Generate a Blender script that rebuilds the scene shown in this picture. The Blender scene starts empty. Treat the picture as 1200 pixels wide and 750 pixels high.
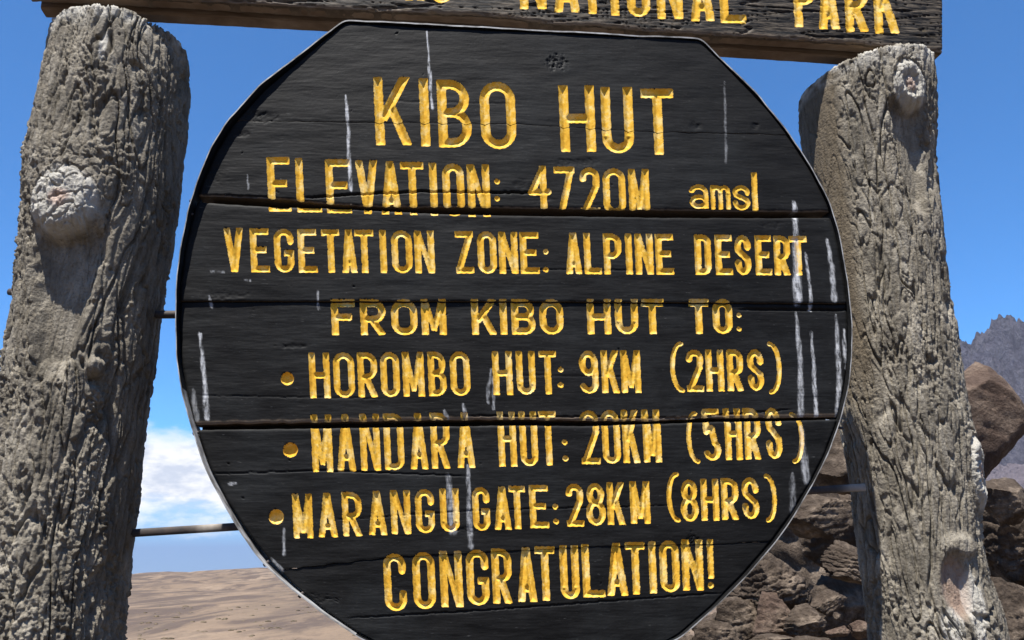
import bpy, math, random
import numpy as np
from mathutils import Vector, Matrix

# ------------------------------------------------------------------ camera, sky, sun, exposure
sc = bpy.context.scene
COL = sc.collection
FPX = 950.0                       # focal length in pixels of a 1200 px wide frame
PITCH, ROLL, EYE = math.atan(289/950), math.radians(1.0), 1.5
FWD = np.array([0, math.cos(PITCH), math.sin(PITCH)])
_r0 = np.array([1.0, 0, 0]); _u0 = np.array([0, -math.sin(PITCH), math.cos(PITCH)])
RIGHT = math.cos(ROLL)*_r0 - math.sin(ROLL)*_u0
UP = math.sin(ROLL)*_r0 + math.cos(ROLL)*_u0
EYEP = np.array([0, 0, EYE])
cam_d = bpy.data.cameras.new('camera'); cam = bpy.data.objects.new('camera', cam_d)
COL.objects.link(cam); sc.camera = cam
cam_d.sensor_width = 36; cam_d.lens = 36*FPX/1200; cam_d.clip_start = 0.05; cam_d.clip_end = 60000
cam.matrix_world = Matrix(((RIGHT[0], UP[0], -FWD[0], 0), (RIGHT[1], UP[1], -FWD[1], 0), (RIGHT[2], UP[2], -FWD[2], EYE), (0, 0, 0, 1)))

SUN_EL, SUN_AZ = 68.5, 201.0       # azimuth clockwise from +Y; the sun stands high, a little on the camera's side
se, sa = math.radians(SUN_EL), math.radians(SUN_AZ)
SUNV = Vector((math.cos(se)*math.sin(sa), math.cos(se)*math.cos(sa), math.sin(se)))
sun_d = bpy.data.lights.new('sun', 'SUN'); sun = bpy.data.objects.new('sun', sun_d); COL.objects.link(sun)
sun_d.energy = 5.0; sun_d.angle = math.radians(0.5); sun_d.color = (1.0, 0.96, 0.9)
sun.rotation_euler = SUNV.to_track_quat('Z', 'Y').to_euler()

w = bpy.data.worlds.new('World'); sc.world = w; w.use_nodes = True
nt = w.node_tree; nt.nodes.clear()
def N(nt, t, **kw):
    n = nt.nodes.new(t)
    for k, v in kw.items():
        if hasattr(n, k) and k not in ('inputs',): setattr(n, k, v)
    return n
def setin(n, **kw):
    for k, v in kw.items(): n.inputs[k.replace('_', ' ')].default_value = v
L = nt.links.new
out = N(nt, 'ShaderNodeOutputWorld'); bg = N(nt, 'ShaderNodeBackground'); bg.inputs['Strength'].default_value = 0.075
sky = N(nt, 'ShaderNodeTexSky', sky_type='NISHITA', sun_disc=False, sun_elevation=se, sun_rotation=sa, altitude=3000, air_density=1.0, dust_density=0.0, ozone_density=1.5)
# a far sea of cloud lying just above the skyline, all the way round
geo = N(nt, 'ShaderNodeTexCoord'); sep = N(nt, 'ShaderNodeSeparateXYZ'); L(geo.outputs['Generated'], sep.inputs[0])
mp = N(nt, 'ShaderNodeMapping'); L(geo.outputs['Generated'], mp.inputs[0]); mp.inputs['Scale'].default_value = (1, 1, 2.6)
n1 = N(nt, 'ShaderNodeTexNoise'); L(mp.outputs[0], n1.inputs['Vector']); setin(n1, Scale=7.0, Detail=9.0, Roughness=0.6)
n2 = N(nt, 'ShaderNodeTexNoise'); L(mp.outputs[0], n2.inputs['Vector']); setin(n2, Scale=16.0, Detail=8.0, Roughness=0.62)
def M(nt, op, a, b=None, clamp=False):
    m = N(nt, 'ShaderNodeMath', operation=op, use_clamp=clamp)
    for i, v in enumerate((a, b)):
        if v is None: continue
        if isinstance(v, (int, float)): m.inputs[i].default_value = v
        else: nt.links.new(v, m.inputs[i])
    return m.outputs[0]
def ramp(nt, src, stops, interp='LINEAR'):
    r = N(nt, 'ShaderNodeValToRGB'); r.color_ramp.interpolation = interp
    e = r.color_ramp.elements
    while len(e) > 1: e.remove(e[-1])
    e[0].position = stops[0][0]; e[0].color = col4(stops[0][1])
    for p, c in stops[1:]:
        x = e.new(p); x.color = col4(c)
    nt.links.new(src, r.inputs[0]); return r.outputs[0]
def col4(c):
    if isinstance(c, (int, float)): return (c, c, c, 1)
    return (c[0], c[1], c[2], 1)
def mix(nt, fac, a, b, mode='MIX'):
    m = N(nt, 'ShaderNodeMix', data_type='RGBA', blend_type=mode)
    for i, v in ((0, fac), (6, a), (7, b)):
        if isinstance(v, (int, float)): m.inputs[i].default_value = v if i == 0 else col4(v)
        elif isinstance(v, tuple): m.inputs[i].default_value = col4(v)
        else: nt.links.new(v, m.inputs[i])
    return m.outputs[2]
z = sep.outputs['Z']
zt = M(nt, 'ADD', z, M(nt, 'MULTIPLY', M(nt, 'SUBTRACT', n1.outputs[0], 0.5), 0.10))
top = M(nt, 'SMOOTH_MIN', 1.0, M(nt, 'MULTIPLY', M(nt, 'SUBTRACT', 0.160, zt), 50.0), True)
bot = M(nt, 'MULTIPLY', M(nt, 'SUBTRACT', M(nt, 'ADD', z, M(nt, 'MULTIPLY', M(nt, 'SUBTRACT', n2.outputs[0], 0.5), 0.09)), 0.040), 24.0, True)
cm = M(nt, 'MULTIPLY', top, bot, True)
ccol = ramp(nt, n2.outputs[0], [(0.40, (4.6, 5.0, 5.9)), (0.54, (7.2, 7.2, 7.3))])
haz = M(nt, 'MULTIPLY', M(nt, 'SUBTRACT', 0.11, z), 12.0, True)
skyt = mix(nt, 1.0, sky.outputs[0], (0.56, 1.16, 1.62), 'MULTIPLY')
skc = mix(nt, M(nt, 'MULTIPLY', haz, 0.9), skyt, (1.75, 2.35, 4.3))
fin = mix(nt, cm, skc, ccol)
L(fin, bg.inputs['Color']); L(bg.outputs[0], out.inputs[0])

vs = sc.view_settings; vs.view_transform = 'Standard'; vs.look = 'None'; vs.exposure = 1.0; vs.gamma = 1.0; vs.use_curve_mapping = False
sc.render.engine = 'CYCLES'; sc.cycles.use_denoising = True; sc.cycles.max_bounces = 6

# ------------------------------------------------------------------ projection helpers
def ray(px, py):
    px = np.asarray(px, float); py = np.asarray(py, float)
    d = (px-600)[..., None]*RIGHT + (375-py)[..., None]*UP + FPX*FWD
    return d/FPX                                        # depth 1 along the optical axis
def hit(px, py, p0, n):
    d = ray(px, py); t = ((p0-EYEP) @ n)/(d @ n)
    return EYEP + d*t[..., None]
BD = 7100*RIGHT - 25*UP + 950*FWD; BD /= np.linalg.norm(BD)      # the boards' long direction
BN = np.cross(BD, [0, 0, 1]); BN /= np.linalg.norm(BN)           # their facing direction (towards the viewer)
BU = np.cross(BN, BD); BU = BU if BU[2] > 0 else -BU
P0 = EYEP + ray(600, 400)*1.68                                    # centre of the round sign's face
MPP = 1.68/FPX

# ------------------------------------------------------------------ numpy noise
def _hash(ix, iy, iz, s):
    h = (ix*374761393 + iy*668265263 + iz*2147483647 + s*974634777) & 0xffffffff
    h = ((h ^ (h >> 13))*1274126177) & 0xffffffff
    h = ((h ^ (h >> 15))*2246822519) & 0xffffffff
    return h ^ (h >> 16)
def perlin(p, s=0):
    p = np.asarray(p, float); i = np.floor(p).astype(np.int64); f = p-i
    u = f*f*f*(f*(f*6-15)+10); res = 0
    for dx in (0, 1):
        wx = u[:, 0] if dx else 1-u[:, 0]
        for dy in (0, 1):
            wy = u[:, 1] if dy else 1-u[:, 1]
            for dz in (0, 1):
                wz = u[:, 2] if dz else 1-u[:, 2]
                h = _hash(i[:, 0]+dx, i[:, 1]+dy, i[:, 2]+dz, s)
                gx = (h & 255)/127.5-1; gy = ((h >> 8) & 255)/127.5-1; gz = ((h >> 16) & 255)/127.5-1
                res = res + wx*wy*wz*(gx*(f[:, 0]-dx)+gy*(f[:, 1]-dy)+gz*(f[:, 2]-dz))
    return res
def fbm(p, o=4, s=0, lac=2.03, g=0.5):
    a, t, r = 1.0, 0, 0
    for k in range(o):
        r = r + a*perlin(p*lac**k, s+k*17); t += a; a *= g
    return r/t*1.6
def worley(p, s=0):
    i = np.floor(p).astype(np.int64); f1 = np.full(len(p), 9.0); f2 = f1.copy()
    for dx in (-1, 0, 1):
        for dy in (-1, 0, 1):
            for dz in (-1, 0, 1):
                c = i+np.array([dx, dy, dz]); h = _hash(c[:, 0], c[:, 1], c[:, 2], s)
                q = c+np.stack([(h & 1023)/1023., ((h >> 10) & 1023)/1023., ((h >> 20) & 1023)/1023.], 1)
                d = np.sqrt(((p-q)**2).sum(1))
                m = d < f1; f2 = np.where(m, f1, np.minimum(f2, d)); f1 = np.where(m, d, f1)
    return f1, f2
def sst(a, b, x):
    t = np.clip((x-a)/(b-a), 0, 1); return t*t*(3-2*t)

# ------------------------------------------------------------------ object helpers
def mesh(name, v, f, mat=None, parent=None, attrs=None, smooth=True):
    v = np.ascontiguousarray(v, np.float32)
    me = bpy.data.meshes.new(name)
    if isinstance(f, np.ndarray):
        k = f.shape[1]; me.vertices.add(len(v)); me.vertices.foreach_set('co', v.ravel())
        me.loops.add(f.size); me.loops.foreach_set('vertex_index', np.ascontiguousarray(f, np.int32).ravel())
        me.polygons.add(len(f)); me.polygons.foreach_set('loop_start', np.arange(0, f.size, k, dtype=np.int32))
        me.update(calc_edges=True)
    else:
        me.from_pydata([tuple(map(float, q)) for q in v], [], f); me.update()
    me.polygons.foreach_set('use_smooth', np.full(len(me.polygons), smooth))
    for k, a in (attrs or {}).items():
        at = me.attributes.new(k, 'FLOAT', 'POINT'); at.data.foreach_set('value', np.ascontiguousarray(a, np.float32))
    if mat: me.materials.append(mat)
    o = bpy.data.objects.new(name, me); COL.objects.link(o)
    if parent: o.parent = parent; o.matrix_parent_inverse = parent.matrix_world.inverted()
    return o
def empty(name, loc):
    o = bpy.data.objects.new(name, None); COL.objects.link(o); o.location = loc; o.empty_display_size = 0.1
    o.matrix_world = Matrix.Translation(Vector(loc)); return o
def tag(o, label=None, cat=None, group=None, kind=None):
    for k, v in (('label', label), ('category', cat), ('group', group), ('kind', kind)):
        if v: o[k] = v
    return o
def compact(v, f, attrs):
    u, inv = np.unique(f, return_inverse=True)
    return v[u], inv.reshape(f.shape).astype(np.int32), {k: a[u] for k, a in attrs.items()}

# ------------------------------------------------------------------ materials
def mat(name, rough=0.8, spec=0.3):
    m = bpy.data.materials.new(name); m.use_nodes = True; t = m.node_tree
    b = t.nodes['Principled BSDF']; b.inputs['Roughness'].default_value = rough; b.inputs['Specular IOR Level'].default_value = spec
    tc = N(t, 'ShaderNodeTexCoord')
    return m, t, b, tc.outputs['Object']
def noise(t, vec, scale, detail=5, rough=0.55, stretch=None, dist=0.0):
    if stretch:
        mp = N(t, 'ShaderNodeMapping'); t.links.new(vec, mp.inputs[0]); mp.inputs['Scale'].default_value = stretch; vec = mp.outputs[0]
    n = N(t, 'ShaderNodeTexNoise'); t.links.new(vec, n.inputs['Vector']); setin(n, Scale=scale, Detail=detail, Roughness=rough, Distortion=dist)
    return n.outputs[0]
def attr(t, name):
    a = N(t, 'ShaderNodeAttribute'); a.attribute_name = name; return a.outputs['Fac']
def bump(t, b, h, strength=0.5, dist=0.002):
    n = N(t, 'ShaderNodeBump'); n.inputs['Strength'].default_value = strength; n.inputs['Distance'].default_value = dist
    t.links.new(h, n.inputs['Height']); t.links.new(n.outputs[0], b.inputs['Normal'])
def setc(t, b, c): t.links.new(c, b.inputs['Base Color'])

# black weathered paint on planks
def black_mat(name, worn):
    m, t, b, v = mat(name, 0.68, 0.12)
    g1 = noise(t, v, 6, 8, 0.7, (3, 3, 40)); g2 = noise(t, v, 9, 6, 0.6, (1, 1, 2)); g3 = noise(t, v, 60, 4, 0.6, (1, 1, 6))
    c = ramp(t, g2, [(0.35, (0.0044, 0.0043, 0.0042)), (0.7, (0.0103, 0.0100, 0.0096))])
    g5 = noise(t, v, 4.5, 6, 0.7)
    C_ = ramp(t, g5, [(0.48, 0), (0.68, 0.55)])
    c = mix(t, C_, c, (0.019, 0.0205, 0.021)); c = mix(t, ramp(t, g1, [(0.60-worn*0.14, 0), (0.78-worn*0.10, 0.28+worn*0.5)]), c, (0.05+0.15*worn, 0.048+0.115*worn, 0.045+0.075*worn))
    c = mix(t, ramp(t, g3, [(0.66, 0), (0.76, 0.5)]), c, (0.10, 0.10, 0.095))
    c = mix(t, attr(t, 'raw'), c, mix(t, g1, (0.10, 0.065, 0.04), (0.24, 0.19, 0.14)))
    st = M(t, 'MULTIPLY', attr(t, 'stain'), ramp(t, noise(t, v, 90, 5, 0.65, (1.6, 1.6, 0.5)), [(0.36, 0.08), (0.6, 1.0)]))
    c = mix(t, st, c, (0.4960, 0.5040, 0.5120))
    setc(t, b, c)
    t.links.new(M(t, 'ADD', M(t, 'MULTIPLY', g1, 0.25), 0.5), b.inputs['Roughness'])
    bump(t, b, M(t, 'ADD', g1, M(t, 'MULTIPLY', g3, 0.5)), 0.35+0.3*worn, 0.0012)
    return m
BLACK = black_mat('black_painted_wood', 0.0); BLACK2 = black_mat('worn_black_painted_wood', 1.0)
# yellow carved lettering
m, t, b, v = mat('yellow_letter_paint', 0.9, 0.03)
g1 = noise(t, v, 34, 7, 0.75); g2 = noise(t, v, 150, 4, 0.7); g3 = noise(t, v, 60, 7, 0.75)
c = ramp(t, g1, [(0.34, (0.5712, 0.3024, 0.0294)), (0.5, (0.6720, 0.4032, 0.0504)), (0.66, (0.7392, 0.5208, 0.1260))])
c = mix(t, ramp(t, g1, [(0.50, 0), (0.64, 0.38)]), c, (0.7392, 0.6216, 0.3864))
c = mix(t, ramp(t, g3, [(0.62, 0), (0.70, 0.7)]), c, (0.20, 0.10, 0.02))
c = mix(t, ramp(t, attr(t, 'edge'), [(0.0, 0.35), (0.2, 0.0)]), c, (0.40, 0.17, 0.012))
st = M(t, 'MULTIPLY', attr(t, 'stain'), ramp(t, noise(t, v, 90, 5, 0.65, (1.6, 1.6, 0.5)), [(0.36, 0.08), (0.6, 0.9)]))
c = mix(t, st, c, (0.5100, 0.5185, 0.5270)); c = mix(t, attr(t, 'raw'), c, mix(t, g1, (0.0765, 0.0510, 0.0255), (0.1870, 0.1360, 0.0765)))
setc(t, b, c); bump(t, b, g2, 0.3, 0.001)
YELLOW = m
# raw wood (undersides, back boards)
m, t, b, v = mat('weathered_raw_wood', 0.8, 0.2)
g1 = noise(t, v, 5, 7, 0.65, (2, 2, 26)); g2 = noise(t, v, 3, 4)
c = ramp(t, g1, [(0.3, (0.10, 0.07, 0.045)), (0.55, (0.25, 0.185, 0.13)), (0.75, (0.36, 0.30, 0.235))])
c = mix(t, ramp(t, g2, [(0.4, 0.5), (0.65, 0.0)]), c, (0.11, 0.07, 0.045)); setc(t, b, c); bump(t, b, g1, 0.6, 0.002)
RAW = m
# metal strip and bars
m, t, b, v = mat('chipped_white_metal', 0.5, 0.5)
g1 = noise(t, v, 22, 6, 0.6); c = ramp(t, g1, [(0.35, (0.0720, 0.0680, 0.0600)), (0.48, (0.2080, 0.2000, 0.1880)), (0.64, (0.4000, 0.4000, 0.3920))])
setc(t, b, c); bump(t, b, g1, 0.4, 0.0015); STRIP = m
m, t, b, v = mat('dark_rusty_iron', 0.7, 0.4)
g1 = noise(t, v, 40, 6, 0.65); c = ramp(t, g1, [(0.35, (0.03, 0.027, 0.027)), (0.6, (0.06, 0.045, 0.038)), (0.75, (0.12, 0.08, 0.06))])
c = mix(t, attr(t, 'pale'), c, mix(t, g1, (0.25, 0.21, 0.17), (0.6, 0.55, 0.47))); setc(t, b, c); bump(t, b, g1, 0.5, 0.0015); IRON = m
# bark
m, t, b, v = mat('weathered_bark', 0.9, 0.15)
g1 = noise(t, v, 14, 7, 0.65, (1.4, 1.4, 0.6)); g2 = noise(t, v, 170, 4, 0.7); g3 = noise(t, v, 50, 5, 0.6, (2, 2, 0.5))
c = ramp(t, g1, [(0.3, (0.080, 0.070, 0.054)), (0.5, (0.190, 0.167, 0.130)), (0.68, (0.345, 0.310, 0.248))])
c = mix(t, ramp(t, g3, [(0.5, 0), (0.72, 0.55)]), c, (0.2738, 0.2479, 0.1961))
c = mix(t, ramp(t, g2, [(0.3, 0.6), (0.5, 0.0)]), c, (0.0666, 0.0555, 0.0444))
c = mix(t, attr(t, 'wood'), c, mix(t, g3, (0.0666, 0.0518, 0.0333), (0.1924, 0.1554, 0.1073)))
c = mix(t, attr(t, 'pale'), c, mix(t, g3, (0.2664, 0.2486, 0.2087), (0.5506, 0.5239, 0.4618)))
c = mix(t, attr(t, 'pink'), c, (0.4160, 0.2640, 0.2000))
vo = N(t, 'ShaderNodeTexVoronoi'); t.links.new(v, vo.inputs['Vector']); setin(vo, Scale=150.0)
setc(t, b, c); bump(t, b, M(t, 'ADD', M(t, 'SUBTRACT', g2, M(t, 'MULTIPLY', vo.outputs['Distance'], 0.3)), M(t, 'MULTIPLY', g3, 1.0)), 0.85, 0.005); BARK = m
# rock
def rock_mat(name, dark, mid, light, sc_=1.0):
    m, t, b, v = mat(name, 0.92, 0.15)
    g1 = noise(t, v, 5*sc_, 8, 0.65); g2 = noise(t, v, 45*sc_, 5, 0.7)
    c = ramp(t, g1, [(0.3, dark), (0.5, mid), (0.7, light)])
    c = mix(t, ramp(t, g2, [(0.4, 0.45), (0.6, 0.0)]), c, dark); setc(t, b, c)
    bump(t, b, M(t, 'ADD', g1, M(t, 'MULTIPLY', g2, 0.6)), 0.9, 0.03/sc_); return m
ROCK = rock_mat('brown_volcanic_rock', (0.0324, 0.0230, 0.0166), (0.088, 0.067, 0.050), (0.30, 0.235, 0.175))
ROCKR = rock_mat('reddish_volcanic_rock', (0.050, 0.034, 0.026), (0.115, 0.079, 0.059), (0.235, 0.178, 0.132))

# ------------------------------------------------------------------ ground
m, t, b, v = mat('desert_ground', 0.95, 0.1)
g1 = noise(t, v, 0.012, 9, 0.62, (1, 0.32, 1)); g2 = noise(t, v, 0.35, 8, 0.65, (1, 0.5, 1)); g3 = noise(t, v, 8, 6, 0.7); g4 = noise(t, v, 0.04, 8, 0.68, (1, 0.22, 1), 0.6)
c = ramp(t, g1, [(0.34, (0.125, 0.094, 0.066)), (0.5, (0.195, 0.140, 0.094)), (0.66, (0.255, 0.192, 0.132))])
c = mix(t, ramp(t, g4, [(0.45, 0), (0.56, 0.95)]), c, (0.0805, 0.0595, 0.0476))
c = mix(t, ramp(t, g2, [(0.55, 0), (0.7, 0.5)]), c, (0.1610, 0.1155, 0.0840))
c = mix(t, ramp(t, g3, [(0.35, 0.5), (0.5, 0.0)]), c, (0.1400, 0.1050, 0.0805)); g6 = noise(t, v, 1.1, 7, 0.75, (1, .6, 1)); c = mix(t, ramp(t, g6, [(0.55, 0), (0.63, 0.6)]), c, (0.085, 0.064, 0.048)); g7 = noise(t, v, 0.11, 6, 0.7, (1, .3, 1)); c = mix(t, ramp(t, g7, [(0.54, 0), (0.62, 0.45)]), c, (0.10, 0.076, 0.058))
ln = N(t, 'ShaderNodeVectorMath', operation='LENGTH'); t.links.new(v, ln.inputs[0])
sy = N(t, 'ShaderNodeSeparateXYZ'); t.links.new(v, sy.inputs[0])
scr = M(t, 'MULTIPLY', M(t, 'SUBTRACT', -6.0, sy.outputs['Y']), 0.2, True)
c = mix(t, scr, c, mix(t, g2, (0.05, 0.042, 0.037), (0.10, 0.082, 0.07)))  # dark scree on the unseen back slope, so it bounces little light
near = M(t, 'SUBTRACT', 1.0, M(t, 'MULTIPLY', M(t, 'SUBTRACT', M(t, 'ADD', ln.outputs['Value'], M(t, 'MULTIPLY', g2, 6.0)), 9.0), 0.08), True)  # ground round the sign darkened to cut bounce light on it
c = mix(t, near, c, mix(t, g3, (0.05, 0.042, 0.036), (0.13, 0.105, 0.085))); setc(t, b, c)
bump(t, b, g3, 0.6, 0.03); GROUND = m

def ground_z(x, y):
    x = np.asarray(x, float); y = np.asarray(y, float); r = np.hypot(x, y); sh = x.shape
    p = np.stack([x.ravel(), y.ravel(), np.zeros(x.size)], 1)
    base = -14*sst(8, 130, r) + 4.0*sst(500, 2600, r) - 80*sst(3200, 9000, r)
    hills = (fbm(p/420, 4, 5).reshape(sh))*30*sst(200, 1500, r) + (fbm(p/60, 4, 9).reshape(sh))*1.1*sst(30, 200, r)
    fine = fbm(p/1.3, 4, 3).reshape(sh)*0.05*(1-sst(20, 60, r))
    # swell to the left skyline: lower at the far left, rising to the right
    az = np.degrees(np.arctan2(x, y))
    tilt = 20*sst(-32, -8, az)*sst(900, 2600, r)*(1-sst(60, 120, abs(az)))
    # stony mound behind the right half of the sign
    mound = 1.9*np.exp(-((x-4.9)/2.3)**2-((y-8.0)/2.6)**2) + 0.75*np.exp(-((x-1.9)/1.2)**2-((y-4.3)/1.1)**2)
    # unseen volcano slope behind the camera, added to block low sky light
    back = 1000*sst(0, 1, (-y-14)/3600)*(1+0*x) + 6*fbm(p/55, 4, 15).reshape(sh)*sst(20, 90, -y)
    return np.where(y < -10, base*0+np.clip(back, 0, None)+fine, base+hills+fine+tilt)+mound
rr = np.concatenate([[0.0], np.geomspace(0.6, 9000, 330)])
aa = np.radians(np.concatenate([np.arange(-50, 50, 0.22), np.arange(50, 310, 2.5)]))
R, A = np.meshgrid(rr, aa, indexing='ij'); X = R*np.sin(A); Y = R*np.cos(A); Z = ground_z(X, Y)
nr, na = R.shape; idx = np.arange(nr*na).reshape(nr, na); nx = np.roll(idx, -1, 1)
f = np.stack([idx[:-1], idx[1:], nx[1:], nx[:-1]], -1).reshape(-1, 4)
g = mesh('ground', np.stack([X, Y, Z], -1).reshape(-1, 3), f, GROUND); tag(g, 'dry tan desert ground rolling to the skyline', kind='structure')

# ------------------------------------------------------------------ far mountain ridge (right)
m, t, b, v = mat('mountain_rock', 0.95, 0.05)
g1 = noise(t, v, 0.006, 9, 0.7, (1, 1, 0.5)); g2 = noise(t, v, 0.03, 8, 0.7, (1, 1, 0.35))
c = ramp(t, g1, [(0.35, (0.055, 0.057, 0.078)), (0.55, (0.115, 0.115, 0.145)), (0.7, (0.19, 0.185, 0.215))])  # blue-grey rock, with some of the distance haze put into the colour
c = mix(t, ramp(t, g2, [(0.45, 0.55), (0.6, 0)]), c, (0.085, 0.08, 0.11))
c = mix(t, ramp(t, g2, [(0.68, 0), (0.74, 0.6)]), c, (0.3450, 0.3300, 0.3450))
c = mix(t, attr(t, 'scree'), c, mix(t, g1, (0.1800, 0.1575, 0.1800), (0.2475, 0.2100, 0.2250))); setc(t, b, c); bump(t, b, M(t, 'ADD', g1, g2), 1.0, 60.0); MOUNT = m
na_, nr_ = 520, 220
az = np.radians(np.linspace(20, 62, na_)); q = np.linspace(0, 1, nr_)
AZ, Q = np.meshgrid(az, q, indexing='ij'); Rm = 2100+1900*Q
p3 = np.stack([Rm*np.sin(AZ), Rm*np.cos(AZ), 0*AZ], -1).reshape(-1, 3)
prof = sst(0, 0.80, Q)**1.0*(1-sst(0.80, 1.0, Q)*0.9)
cliff = 0.34*sst(0.0, 0.62, Q)+0.66*sst(0.55, 0.80, Q)
ridge = (1-np.abs(fbm(p3/330, 6, 31, 2.1, 0.58))*1.5).reshape(AZ.shape)
jag = fbm(np.stack([np.degrees(AZ)*1.1, 0*AZ, Q*3], -1).reshape(-1, 3), 6, 41, 2.1, 0.62).reshape(AZ.shape)
env = sst(math.radians(20), math.radians(27), AZ)*(1-sst(math.radians(52), math.radians(62), AZ))
Zm = -20 + env*(925*cliff*(1-sst(0.82, 1, Q)*0.95)*(0.88+0.10*ridge) + 75*jag*sst(0.4, 0.8, Q)*(1-sst(.85, 1, Q)) + 110*(ridge-0.75)*sst(0.05, 0.4, Q)*(1-sst(.78, .95, Q)) + 16*fbm(p3/55, 5, 88, 2.1, .65).reshape(Q.shape)*sst(.45, .65, Q))
p3[:, 2] = Zm.ravel(); idx = np.arange(na_*nr_).reshape(na_, nr_)
f = np.stack([idx[:-1, :-1], idx[1:, :-1], idx[1:, 1:], idx[:-1, 1:]], -1).reshape(-1, 4)
scree = (1-sst(0.50, 0.60, Q + 0.12*fbm(p3/260, 4, 77).reshape(Q.shape))).ravel()
mo = mesh('mountain', p3, f, MOUNT, attrs={'scree': scree}); tag(mo, 'jagged grey purple mountain ridge on the right skyline', kind='structure')

# ------------------------------------------------------------------ rocks
def ico(sub):
    import bmesh
    bm = bmesh.new(); bmesh.ops.create_icosphere(bm, subdivisions=sub, radius=1)
    v = np.array([q.co[:] for q in bm.verts]); f = np.array([[q.index for q in p.verts] for p in bm.faces]); bm.free(); return v, f
ICO = {s: ico(s) for s in (2, 4, 5, 6)}
def rock_verts(seed, sub, rough=1.0, cuts=19):
    rng = np.random.RandomState(seed); v, f = ICO[sub]; v = v.copy()
    for k in range(cuts):
        n = rng.normal(size=3); n /= np.linalg.norm(n); d = rng.uniform(0.50, 0.88)
        s = v @ n; over = np.clip(s-d, 0, None); v -= np.outer(over*0.99, n)
    nrm = v/np.linalg.norm(v, axis=1)[:, None]
    dsp = 0.05*fbm(v*1.7+seed*3.1, 3, seed) - 0.11*rough*np.abs(fbm(v*np.array([2.6, 2.6, 7.0])+seed, 5, seed+5, 2.1, 0.62)) + 0.03*rough*fbm(v*13, 3, seed+9)
    st_ = v[:, 2]*5+fbm(v*2, 3, seed+2)*1.2; dsp = dsp-0.055*rough*sst(0.25, 0.0, np.abs(st_-np.round(st_)))
    return v + nrm*dsp[:, None], f
def rock(px, py, w, h, dist, seed, label, mt=None, sub=5, rough=1.0, tilt=0.0, name='rock', group='rocks heaped behind the sign', dz=0.8):
    d = ray(px, py); c = EYEP + d*dist; sx = w/2*dist/FPX; sz = h/2*dist/FPX
    v, f = rock_verts(seed, sub, rough)
    a = math.radians(tilt); ca, sn = math.cos(a), math.sin(a)
    v = v/np.array([np.ptp(v[:, 0])/2, 1, np.ptp(v[:, 2])/2]); v = v*np.array([sx, dz*(sx+sz)/2, sz])
    v = np.stack([v[:, 0]*ca+v[:, 2]*sn, v[:, 1], -v[:, 0]*sn+v[:, 2]*ca], 1)
    o = mesh(name, v, f, mt or ROCK); o.location = c; tag(o, label, 'rock' if name == 'rock' else 'boulder', group); return o
rock(965, 655, 250, 320, 6.4, 55, 'big shaded bedrock face behind the heap of rocks, right of the round sign', ROCK, 6, .8, 0)
ROCKS = [  # px, py, w, h, dist, tilt, rough, material, label
 (1116, 516, 136, 176, 5.2, 22, .28, ROCKR, 'large rounded brown boulder right of the right post, below the mountain', 6),
 (1192, 640, 110, 130, 4.6, 0, .9, ROCK, 'dark cracked rock at the right edge, with a tan top under the boulder', 6),
 (1176, 588, 62, 56, 4.4, -8, 1., ROCK, 'small tan topped rock between the big brown boulder and the right post knot', 5),
 (1188, 735, 130, 120, 4.3, 5, .9, ROCK, 'dark rock filling the bottom right corner beside the right post', 6),
 (995, 540, 130, 96, 4.6, 8, 1., ROCK, 'grey topped rock where the lower iron bar meets the right post', 5),
 (962, 604, 95, 60, 4.3, -6, 1.1, ROCK, 'ragged rock beside the lower right rim of the round sign', 5),
 (1000, 640, 140, 110, 4.9, 0, .8, ROCK, 'deep shaded rock left of the right post, behind the pale slab', 6),
 (1004, 665, 84, 46, 3.9, 14, 1.2, ROCK, 'pale layered slab of rock against the left side of the right post', 6),
 (914, 690, 86, 80, 3.8, -16, 1.2, ROCK, 'craggy brown rock touching the sign rim at lower right', 6),
 (906, 727, 60, 66, 3.7, 0, 1.1, ROCKR, 'reddish brown rock under the craggy one, left of the dark hollow', 5),
 (868, 724, 66, 56, 3.75, -10, 1.2, ROCK, 'tan rock tucked under the sign rim, left of the craggy rock', 5),
 (838, 752, 72, 44, 3.6, 4, 1.2, ROCK, 'low tan rock at the bottom edge below the exclamation mark', 5),
 (985, 715, 110, 90, 4.6, 0, .8, ROCK, 'black shaded rock in the hollow beside the right post', 5),
 (972, 706, 42, 24, 3.7, -32, 1., ROCK, 'slanting tan stone propped in the dark hollow', 5),
 (946, 732, 52, 40, 3.6, -6, 1.2, ROCK, 'knobbly stone below the slanting one, near the bottom edge', 5),
 (981, 722, 10, 9, 3.65, 10, .8, ROCK, 'tiny pale pebble lit alone in the dark hollow', 4),
 (984, 741, 30, 14, 3.55, 4, .9, ROCKR, 'smooth flat pinkish stone at the bottom edge, left of the post', 4),
 (1008, 738, 26, 22, 3.6, 0, 1., ROCKR, 'small reddish stone resting against the foot of the right post', 4),
 (968, 673, 10, 4, 3.85, 6, .8, ROCK, 'little pale chip left of the layered slab', 4),
 (816, 772, 80, 56, 3.9, 8, 1.1, ROCK, 'dusty brown rock beside the sign rim at the bottom edge, left of the others', 5),
 (838, 738, 60, 50, 4.4, -5, 1.1, ROCK, 'brown rock half hidden by the sign rim behind the low tan rock', 5),
 (880, 700, 70, 60, 4.9, 10, 1.1, ROCK, 'dark rock half hidden by the sign rim behind the craggy rock', 5),
 (900, 755, 60, 26, 3.5, 0, 1., ROCK, 'flat tan stone at the bottom edge under the reddish brown rock', 5),
 (950, 760, 70, 30, 3.45, 0, 1., ROCK, 'flat pale stone at the bottom edge under the knobbly stone', 5),
]
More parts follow.
